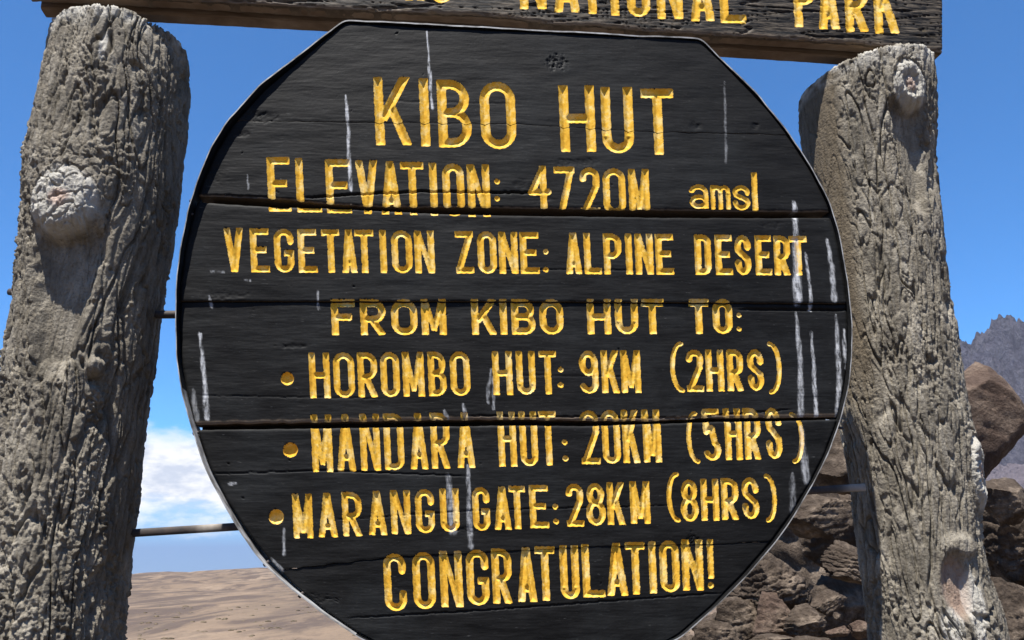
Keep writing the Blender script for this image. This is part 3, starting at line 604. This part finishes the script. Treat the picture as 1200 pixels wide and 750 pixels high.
def stain_at(x, y):
    s = np.zeros(x.shape); p = np.stack([x, y, 0*x], 1); nz = fbm(p*[.35, .05, 1], 3, 71)
    for pts, hw, a in STAINS:
        xs = [q[0] for q in pts]; ys = [q[1] for q in pts]
        m_ = (x > min(xs)-9) & (x < max(xs)+9) & (y > min(ys)-9) & (y < max(ys)+9)
        if not m_.any(): continue
        yy = y[m_]; k = np.clip((yy-min(ys))/(max(ys)-min(ys)+1e-6), 0, 1)
        d = sd_poly(x[m_], yy, pts, 0); wd = hw*(0.45+0.65*np.sqrt(k)) if max(ys)-min(ys) > 8 else hw
        s[m_] = np.maximum(s[m_], a*(1-sst(0.55, 1.25, (d+nz[m_]*2.2)/wd)))
    return s

def carve(root, boardname, rows, front_p0, thick, letters, material, relief, rawf=None, off=0.0, step=1.0, lettermat=None):
    """rows: function -> grids PX, PY (photograph pixels on the board's face). Builds a board with carved letters as its own children."""
    PX, PY = rows; ny, nx = PX.shape
    x = PX.ravel().copy(); y = PY.ravel().copy()
    sd = np.full(x.size, 50.0); lid = np.full(x.size, -1)
    edge = np.zeros((ny, nx), bool); edge[0] = edge[-1] = True; edge[:, 0] = edge[:, -1] = True; edge = edge.ravel()
    hwv = np.ones(x.size)
    for li, lt in enumerate(letters):
        x0, x1, y0, y1 = lt.bb(); m_ = np.where((x > x0) & (x < x1) & (y > y0) & (y < y1))[0]
        if len(m_) == 0: continue
        d = lt.sd(x[m_], y[m_]); e = 0.05
        gx = (lt.sd(x[m_]+e, y[m_])-d)/e; gy = (lt.sd(x[m_], y[m_]+e)-d)/e
        near = (abs(d) < 0.62*step) & ~edge[m_]; gl = np.hypot(gx, gy)+1e-6
        mx_ = np.where(near, -d*gx/gl**2, 0); my_ = np.where(near, -d*gy/gl**2, 0)
        ml = np.hypot(mx_, my_); k = np.minimum(1, 0.62*step/(ml+1e-9)); x[m_] += mx_*k; y[m_] += my_*k
        d = np.where(near, 0, d)
        bt = d < sd[m_]; lid[m_[bt]] = li; sd[m_[bt]] = d[bt]; hwv[m_[bt]] = lt.hw
    idx = np.arange(ny*nx).reshape(ny, nx)
    f = np.stack([idx[:-1, :-1], idx[1:, :-1], idx[1:, 1:], idx[:-1, 1:]], -1).reshape(-1, 4)
    fs = np.minimum(sd[f], 5).mean(1); isl = (fs < -0.02) & (sd[f].max(1) < 0.3)
    dep = np.where(sd < 0, np.where(hwv > 7, hwv*0.62*np.sqrt(np.clip(1-(1-np.clip(-sd/hwv, 0, 1))**2, 0, 1)), np.minimum(-sd, hwv)*0.74)*MPP, 0)
    p = np.stack([x, y, 0*x], 1)
    rl = relief(x, y, p); dep = dep+np.where(sd < -0.01, 0.12*rl+0.002*(rl > 0.004)*(boardname == 'plank'), rl)+np.where(sd < 0, 0.0006*fbm(p*0.6, 2, 4), 0)
    P = hit(x, y, front_p0, BN)-BN*(dep+off)[:, None]
    stain = stain_at(x, y); raw = rawf(x, y, p) if rawf else 0*x; ed = np.clip(-sd/hwv, 0, 1)
    # board: front grid + sides + back
    fb = f[~isl]
    loop = np.concatenate([idx[0, :], idx[1:, -1], idx[-1, -2::-1], idx[-2:0:-1, 0]])
    base = hit(x[loop], y[loop], front_p0, BN)-BN*thick
    nb = len(x); bi = nb+np.arange(len(loop)); l2 = np.roll(loop, -1); b2 = np.roll(bi, -1)
    side = np.stack([loop, l2, b2, bi], 1)
    c = len(x)+len(loop); cen = base.mean(0)[None]
    back = np.stack([bi, b2, np.full(len(bi), c), np.full(len(bi), c)], 1)
    vv = np.concatenate([P, base, cen]); pad = np.zeros(len(loop)+1)
    rawp = np.concatenate([raw, np.full(len(loop)+1, 0.8)]); stp = np.concatenate([stain, pad])
    # sides need vertices of their own so that the raw wood and the hard edge stay off the face
    dup = P[loop]; di = c+1+np.arange(len(loop)); d2 = np.roll(di, -1); side = np.stack([di, d2, b2, bi], 1)
    vv = np.concatenate([vv, dup]); rawp = np.concatenate([rawp, np.full(len(loop), 0.35)]); stp = np.concatenate([stp, stain[loop]*0.5])
    v_, f_, a_ = compact(vv, np.concatenate([fb, side]), {'raw': rawp, 'stain': stp})
    o = mesh(boardname, v_, f_, material, root, a_)
    # triangulated back
    for li in sorted(set(lid[f[isl][:, 0]].tolist()) - {-1}):
        fm = isl & (np.take_along_axis(lid[f], sd[f].argmin(1)[:, None], 1)[:, 0] == li)
        if fm.sum() < 4: continue
        v2, f2_, a2 = compact(P, f[fm], {'stain': stain, 'edge': ed, 'raw': raw})
        mesh('bullet_mark' if letters[li] in DOTS else 'letter', v2, f2_, lettermat or YELLOW, o, a2)
    return o, vv[nb:nb+len(loop)]

# ------------------------------------------------------------------ the round sign
OL = [(27, 405), (47, 380), (72, 350), (105, 310), (147, 272), (180, 252), (215, 237), (250, 226), (290, 217), (330, 211), (370, 209), (420, 211), (465, 219), (505, 231), (550, 247), (590, 268), (625, 291), (658, 317), (687, 346), (718, 385), (745, 425), (766, 470), (782, 530), (789, 575)]
OR = [(48, 820), (78, 851), (113, 886), (150, 917), (195, 947), (237, 969), (275, 981), (330, 991), (375, 996), (410, 996), (450, 992), (490, 983), (530, 968), (565, 950), (600, 929), (635, 904), (672, 872), (710, 835), (745, 795), (768, 745), (783, 690), (789, 640)]
def smooth_fn(pts):
    ys, xs = np.array(pts, float).T; g_ = np.arange(ys[0], ys[-1]+.5, 1.0); v_ = np.interp(g_, ys, xs)
    for _ in range(40): v_[1:-1] = v_[1:-1]*.5+(v_[:-2]+v_[2:])*.25
    return lambda y: np.interp(y, g_, v_)
xl, xr = smooth_fn(OL), smooth_fn(OR)
def cur(pts):
    xs, ys = np.array(pts, float).T; return lambda x: np.interp(x, xs, ys)
def wig(f_, amp, s):
    return lambda x: f_(x)+amp*fbm(np.stack([np.asarray(x, float)*.06, 0*np.asarray(x, float)+s, 0*np.asarray(x, float)], -1).reshape(-1, 3), 4, s).reshape(np.shape(x))
ytop = wig(cur([(400, 27), (600, 36.5), (745, 44), (752, 42), (825, 48)]), 1.2, 1)
j1 = wig(cur([(250, 141), (600, 145), (760, 154), (930, 158)]), 1.6, 2)
g1c = cur([(200, 230), (260, 234), (340, 238), (380, 240.5), (430, 243), (480, 245), (600, 247.5), (780, 250), (900, 251), (1000, 251)])
g1w = cur([(200, 3), (260, 3.6), (330, 4.6), (370, 2.6), (420, 1.6), (470, 2.4), (520, 4), (780, 4), (860, 3.4), (1000, 3)])
j2 = wig(cur([(200, 352), (600, 352.5), (1000, 355)]), 0.8, 3)
g2c = cur([(200, 500.5), (330, 498.5), (500, 495.5), (600, 494.5), (700, 495.5), (780, 494), (830, 491.5), (900, 491), (1000, 489)])
g2w = cur([(200, 3.2), (300, 3.8), (450, 4.2), (680, 3.6), (770, 2.0), (820, 2.8), (900, 2.4), (1000, 1.6)])
j3 = wig(cur([(300, 671), (460, 653), (700, 640), (860, 637), (960, 630)]), 2.0, 6)
BND = [(ytop, None), (j1, 0.5), (lambda x: g1c(x), None), (j2, 0.6), (lambda x: g2c(x), None), (j3, 0.5), (None, None)]
g1t = wig(lambda x: g1c(x)-g1w(x), 1.4, 11); g1b = wig(lambda x: g1c(x)+g1w(x), 0.7, 12)
g2t = wig(lambda x: g2c(x)-g2w(x), 1.6, 13); g2b = wig(lambda x: g2c(x)+g2w(x), 0.8, 14)
def rowgrid(up, lo, step=1.2):
    lo_ = lo or (lambda x: np.full(np.shape(x), 789.0))
    xm = 610.0; n = max(8, int(abs(float(lo_(np.array([xm]))[0])-float(up(np.array([xm]))[0]))/step)); nx = int(792/step)
    t_ = np.linspace(0, 1, n+1); XL = np.full(n+1, 300.0); XR = np.full(n+1, 900.0)
    for _ in range(40):
        YL = up(XL)*(1-t_)+lo_(XL)*t_; XL = XL*.4+xl(YL)*.6
        YR = up(XR)*(1-t_)+lo_(XR)*t_; XR = XR*.4+xr(YR)*.6
    s_ = np.linspace(0, 1, nx+1); PX = XL[:, None]*(1-s_)+XR[:, None]*s_
    U_ = up(PX); Lo = lo_(PX); PY = U_*(1-t_[:, None])+Lo*t_[:, None]
    return PX, PY
DAMAGE = [(652, 73, 15, 11, .0026), (305, 137, 22, 7, .0022), (284, 157, 10, 5, .002), (250, 205, 16, 12, .0014), (262, 345, 30, 5, .0018), (815, 148, 8, 5, .002), (885, 148, 5, 4, .002), (344, 404, 20, 3, .002), (676, 190, 30, 5, .0018), (372, 702, 26, 7, .0022), (548, 622, 14, 6, .002), (812, 632, 8, 8, .0026), (610, 215, 10, 5, .0018), (905, 262, 14, 6, .0018), (940, 590, 9, 26, .0010), (640, 232, 9, 3, .002)]
def relief_for(up, lo, seed, tilt=0.0, cracks=(), bv=(.0022, .0022)):
    def fn(x, y, p):
        d = np.minimum(y-up(x), (lo(x)-y) if lo else 99.0)
        du_, dl_ = y-up(x), (lo(x)-y) if lo else 99.0+0*x; e = bv[0]*np.clip(1-du_/(0.6+bv[0]*900), 0, 1)**2+bv[1]*np.clip(1-dl_/(0.6+bv[1]*900), 0, 1)**2
        d2 = np.minimum(x-xl(y), xr(y)-x); e = e+0.002*np.clip(1-d2/3, 0, 1)**2
        g_ = 0.0007*fbm(p*[.035, .5, 1], 4, seed+1, 2.1, 0.6)+0.0016*fbm(p*[.012, .05, 1], 2, seed+2)
        for (pts, wd, dp) in cracks:
            c_ = cur(pts)(x)+1.6*fbm(p*[.08, 0, 1], 3, seed+3); xs = [q[0] for q in pts]
            win = sst(xs[0], xs[0]+30, x)*(1-sst(xs[-1]-30, xs[-1], x)); e = e+dp*win*(1-sst(0.3, wd, abs(y-c_)))
        nicks = fbm(p*[.10, .22, 1], 3, seed+8); e = e+0.0035*sst(0.60, 0.75, nicks)
        for cx, cy, rx, ry, dp in DAMAGE:
            q_ = np.hypot((x-cx)/rx, (y-cy)/ry); m_ = q_ < 1.6
            if m_.any():
                nz = fbm(p[m_]*[.14, .34, 1], 3, int(cx)); w_ = 1-sst(.4, 1.2, q_[m_]+nz*.6)
                e[m_] += w_*(dp*(0.4+np.abs(nz)*1.6) + (0.0016*np.cos(q_[m_]*11+nz*9) if dp > .0024 else 0))
        return e+g_+tilt*(y-400)*MPP
    return fn
root = empty('round_sign', tuple(P0)); tag(root, 'big round black plank sign with carved yellow hut distances, hung between the posts', 'signboard')
PL = [(ytop, lambda x: j1(x)-0.22, 0.0, [([(420, 118), (620, 122)], 1.2, .001)]),
      (lambda x: j1(x)+0.22, g1t, 0.0006, [([(350, 232), (415, 227.5), (500, 224), (640, 226)], 1.6, 0.008), ([(240, 228), (330, 231)], 1.2, 0.003)]),
      (g1b, lambda x: j2(x)-0.6, 0.0045, [([(560, 314), (760, 316)], 1.0, 0.002)]),
      (lambda x: j2(x)+0.6, g2t, 0.009, [([(860, 361), (1010, 362)], 2.0, 0.006), ([(220, 462), (460, 466)], 0.9, .0015), ([(600, 438), (760, 441)], .9, .0015), ([(540, 486), (800, 489), (940, 478)], 1.0, .004)]),
      (g2b, lambda x: j3(x)-0.25, 0.003, [([(230, 556), (370, 551), (560, 558)], 1.0, 0.003), ([(380, 610), (560, 598), (800, 592)], 0.9, 0.002)]),
      (lambda x: j3(x)+0.25, None, 0.0045, [([(400, 725), (560, 716), (860, 694)], 1.2, 0.003)])]
for i, (up, lo, of, cr) in enumerate(PL):
    def rawf(x, y, p, i=i, up=up, lo=lo):
        r_ = np.zeros(x.shape)
        if i == 3: r_ = (1-sst(1.5, 5.0, lo(x)-y+1.5*fbm(p*[.09, 0, 1], 3, 61)))*0.9
        if i == 1: r_ = (1-sst(0.5, 2.0, lo(x)-y+2*fbm(p*[.09, 0, 1], 3, 62)))*0.6
        return r_
    carve(root, 'plank', rowgrid(up, lo), P0, 0.042, LET+DOTS, BLACK, relief_for(up, lo, 20+i*5, 0, cr, [(.0015, .0004), (.0004, .003), (.0022, .0009), (.0009, .003), (.0022, .0004), (.0004, .001)][i]), rawf, of)

def batten(cf, hgt, x0, x1):
    xs = np.linspace(x0, x1, 60); V_ = []
    for dy, dp in ((-hgt, .0425), (hgt, .0425), (hgt, .060), (-hgt, .060)): V_.append(hit(xs, cf(xs)+dy, P0, BN)-BN*dp)
    f_ = []
    for k in range(4):
        for j in range(59): f_.append((k*60+j, k*60+j+1, ((k+1) % 4)*60+j+1, ((k+1) % 4)*60+j))
    f_ += [(0, 60, 120, 180), (59, 239, 179, 119)]
    mesh('batten', np.concatenate(V_), f_, BLACK, root, {'raw': np.zeros(240), 'stain': np.zeros(240)}, smooth=False)
batten(j1, 16, 290, 905); batten(g1c, 20, 245, 955); batten(j2, 16, 225, 980); batten(g2c, 20, 231, 979); batten(j3, 16, 345, 880)

# the metal strip bent round the planks
ang_pts = [(x_, y_) for y_, x_ in OL] + [(x_, y_) for y_, x_ in OR[::-1]]
bp = np.array(ang_pts, float)
seg = np.concatenate([[0], np.cumsum(np.hypot(*np.diff(np.vstack([bp, bp[:1]]), axis=0).T))]); tot = seg[-1]
S_ = np.linspace(0, tot, 700, endpoint=False); cl = np.vstack([bp, bp[:1]])
bx_ = np.interp(S_, seg, cl[:, 0]); by_ = np.interp(S_, seg, cl[:, 1])
for _ in range(3):
    bx_ = (np.roll(bx_, 1)+2*bx_+np.roll(bx_, -1))/4; by_ = (np.roll(by_, 1)+2*by_+np.roll(by_, -1))/4
tx = np.roll(bx_, -1)-np.roll(bx_, 1); ty = np.roll(by_, -1)-np.roll(by_, 1); ll = np.hypot(tx, ty); nxo, nyo = -ty/ll, tx/ll
sgn = np.sign(((bx_-600)*nxo+(by_-400)*nyo).mean()); nxo *= sgn; nyo *= sgn
angd = np.degrees(np.arctan2(-(by_-400), bx_-600))      # 0 right, 90 top, 180 left, -90 bottom
ak = np.array([-180, -165, -150, -140, -128, -110, -90, -60, -40, -20, 0, 30, 55, 62, 90, 115, 122, 135, 150, 165, 180])
pk = np.array([.014, .026, .036, .030, .024, .020, .016, .010, .010, .006, .003, .003, .003, .003, .004, .004, .006, .012, .018, .016, .014])
gk = np.array([1., 1.5, 2.0, 5.0, 2.5, 1.5, 1, 1, 1.5, 1., 1, 1.2, 1, 1, 1.2, 1.5, 2.5, 4.0, 3.0, 1.6, 1.])
nzb = fbm(np.stack([np.cos(np.radians(angd))*6, np.sin(np.radians(angd))*6, 0*angd], 1), 4, 91)
pro = np.interp(angd, ak, pk)+0.004*nzb; gap = np.interp(angd, ak, gk)+1.3*nzb*np.interp(angd, [-180, -100, -60, 180], [1, .8, .3, 1])
gap = np.clip(gap, 0.7, 9)
inn = hit(bx_+nxo*gap, by_+nyo*gap, P0, BN); outp = hit(bx_+nxo*(gap+1.1), by_+nyo*(gap+1.5), P0, BN)
# the back half stays against the planks, the front half flares
innb = hit(bx_+nxo*0.9, by_+nyo*0.9, P0, BN); outb = hit(bx_+nxo*2.4, by_+nyo*2.4, P0, BN)
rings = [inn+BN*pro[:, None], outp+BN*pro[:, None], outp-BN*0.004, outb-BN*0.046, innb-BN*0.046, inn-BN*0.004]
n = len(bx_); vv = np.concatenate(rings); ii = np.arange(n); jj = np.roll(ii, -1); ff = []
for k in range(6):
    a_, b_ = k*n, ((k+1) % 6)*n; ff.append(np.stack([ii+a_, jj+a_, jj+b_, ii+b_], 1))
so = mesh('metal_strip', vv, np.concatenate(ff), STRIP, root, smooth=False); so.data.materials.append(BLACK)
for nm in ('raw', 'stain'): so.data.attributes.new(nm, 'FLOAT', 'POINT')
sunlit_inner = (angd < -118) & (angd > -172)
mi = np.zeros(6*n, np.int32); mi[4*n:5*n] = mi[5*n:] = np.where(sunlit_inner, 0, 1); so.data.polygons.foreach_set('material_index', mi)  # inner side's shade painted black; sunlit lower left keeps the pale metal

# nails through the strip and cross bars behind
def tube(name, a, b_, r, mt_, parent, seg_=14, flat=1.0, attrs=None, cuts=10, wob=0.0):
    a = np.array(a); b_ = np.array(b_); d = b_-a; d = d/np.linalg.norm(d); s1 = np.cross(d, BN); s1 /= np.linalg.norm(s1); s2 = np.cross(d, s1)
    tt = np.linspace(0, 1, cuts+1); th = np.linspace(0, 2*math.pi, seg_, endpoint=False); V_ = []
    for k_, t_ in enumerate(tt):
        c_ = a+(b_-a)*t_+s1*wob*math.sin(k_*1.7)
        V_.append(c_+np.outer(np.cos(th), s1)*r+np.outer(np.sin(th), s2)*r*flat)
    V_ = np.concatenate(V_); f_ = []
    for k_ in range(cuts):
        for j_ in range(seg_):
            j2_ = (j_+1) % seg_; f_.append((k_*seg_+j_, k_*seg_+j2_, (k_+1)*seg_+j2_, (k_+1)*seg_+j_))
    f_.append(tuple(range(seg_))[::-1]); f_.append(tuple(cuts*seg_+j_ for j_ in range(seg_)))
    at = {'pale': attrs(np.repeat(tt, seg_))} if attrs else {'pale': np.zeros(len(V_))}
    return mesh(name, V_, f_, mt_, parent, at)
PB = P0-BN*0.10
h1 = lambda px, py, P=PB: hit(np.array(float(px)), np.array(float(py)), P, BN)
tube('crossbar', h1(136, 626, P0-BN*0.215), h1(1014, 571), 0.0082, IRON, root, flat=0.45, cuts=90, attrs=lambda t_: (sst(.098, .105, t_)*(1-sst(.128, .136, t_))+sst(.965, .97, t_))*0.55)
tube('crossbar', h1(11, 342, P0-BN*0.19), h1(60, 349, P0-BN*0.17), 0.0075, IRON, root, cuts=4)
tube('crossbar', h1(160, 369, P0-BN*0.20), h1(982, 362), 0.009, IRON, root, cuts=30)
for px, py in ((311, 660), (352, 697), (224, 233), (221, 247), (228, 506), (988, 500)):
    a = h1(px, py, P0+BN*0.006); c2 = np.array([px-600, py-400.0]); c2 /= np.linalg.norm(c2)
    o_ = c2[0]*BD-c2[1]*BU; a = a-BN*0.014; tube('nail', a-o_*0.006, a+o_*0.0065, 0.0032, IRON, root, seg_=8, cuts=2)

# ------------------------------------------------------------------ the beam across the top
PBm = P0-BN*0.085
fb = wig(cur([(20, -11), (220, -1), (300, 4), (400, 10), (460, 12.5), (560, 17), (600, 20), (650, 28), (700, 29), (740, 34), (800, 38), (880, 42.5), (1000, 50), (1106, 61)]), 1.6, 21)
def beam_rows():
    nx, ny = 900, 90; s_ = np.linspace(0, 1, nx+1); t_ = np.linspace(0, 1, ny+1)
    PX = np.tile(30+(1105-30)*s_, (ny+1, 1)); Lo = fb(PX); PY = Lo-100*(1-t_[:, None])+0*PX
    return PX, PY
def beam_relief(x, y, p):
    d = fb(x)-y; dr = 1105-x
    e = 0.004*np.clip(1-d/(3+3*fbm(p*[.05, 0, 1], 3, 7)), 0, 1)**2+0.003*np.clip(1-dr/4, 0, 1)**2
    g_ = 0.0020*fbm(p*[.03, .55, 1], 5, 8, 2.1, 0.62)+0.0012*fbm(p*[.02, .1, 1], 3, 9)
    cr = np.abs(perlin(p*[.008, .16, 1], 10)); return e+g_+0.005*(1-sst(0, .035, cr))
broot = empty('name_beam', tuple(h1(570, 10, PBm))); tag(broot, 'long weathered beam with yellow NATIONAL PARK lettering, laid across the tops of both posts', 'signboard')
o, _ = carve(broot, 'front_board', beam_rows(), PBm, 0.036, NSH, BLACK2, beam_relief, lambda x, y, p: (1-sst(0.5, 5, fb(x)-y+2*fbm(p*[.04, 0, 1], 3, 55)))*0.9, 0.0, 1.2)
# underside and ends of the boards: solid pieces in raw wood, set back from the carved face
def board(name, z0off, z1off, lowdrop, mt_, x0=31, x1=1103):
    xs = np.linspace(x0, x1, 160); F0 = hit(xs, fb(xs), PBm, BN); n_ = len(xs)
    k_ = 0.0022*fbm(np.stack([xs*.05, 0*xs, 0*xs], 1), 4, int(z0off*1000)+5)
    lowz = F0[:, 2]-lowdrop+k_; V_ = []
    # a straight underside: smooth the hand-cut edge
    for _ in range(200): lowz[1:-1] = lowz[1:-1]*.5+(lowz[:-2]+lowz[2:])*.25
    lowz = lowz+k_
    prof_ = [(z0off, 0.004), (z0off+0.004, 0.0), ((z0off+z1off)/2, -0.0006), (z1off-0.004, 0.0), (z1off, 0.004), (z1off, 0.19), (z0off, 0.19)]
    for dpt, up_ in prof_:
        q_ = F0-BN*dpt; q_[:, 2] = lowz+up_; V_.append(q_)
    V_ = np.concatenate(V_); f_ = []; m_ = len(prof_)
    for k in range(m_):
        for j in range(n_-1):
            a_, b_ = k*n_, ((k+1) % m_)*n_; f_.append((a_+j, a_+j+1, b_+j+1, b_+j))
    f_.append(tuple(k*n_ for k in range(m_))[::-1]); f_.append(tuple(k*n_+n_-1 for k in range(m_)))
    return mesh(name, V_, f_, mt_, broot, smooth=False)
board('board_core', 0.010, 0.037, 0.0005, RAW)
board('back_board', 0.054, 0.092, 0.004, RAW, 36, 1096)
board('spacer', 0.038, 0.053, -0.022, RAW, 40, 1090)

# ------------------------------------------------------------------ the air
m = bpy.data.materials.new('thin_haze'); m.use_nodes = True; t = m.node_tree; t.nodes.clear()
o_ = N(t, 'ShaderNodeOutputMaterial'); pv = N(t, 'ShaderNodeVolumePrincipled'); pv.inputs['Density'].default_value = 0.000016
pv.inputs['Color'].default_value = (0.80, 0.88, 1.0, 1); pv.inputs['Anisotropy'].default_value = 0.2; t.links.new(pv.outputs[0], o_.inputs['Volume'])
a_, b_, c_ = 9200.0, -100.0, 1250.0
hv = [(x, y, z_) for z_ in (b_, c_) for x, y in ((-a_, -a_), (a_, -a_), (a_, a_), (-a_, a_))]
ho = mesh('haze', hv, [(3, 2, 1, 0), (4, 5, 6, 7), (0, 1, 5, 4), (1, 2, 6, 5), (2, 3, 7, 6), (3, 0, 4, 7)], m, smooth=False); tag(ho, 'thin blue haze in the mountain air', kind='stuff')
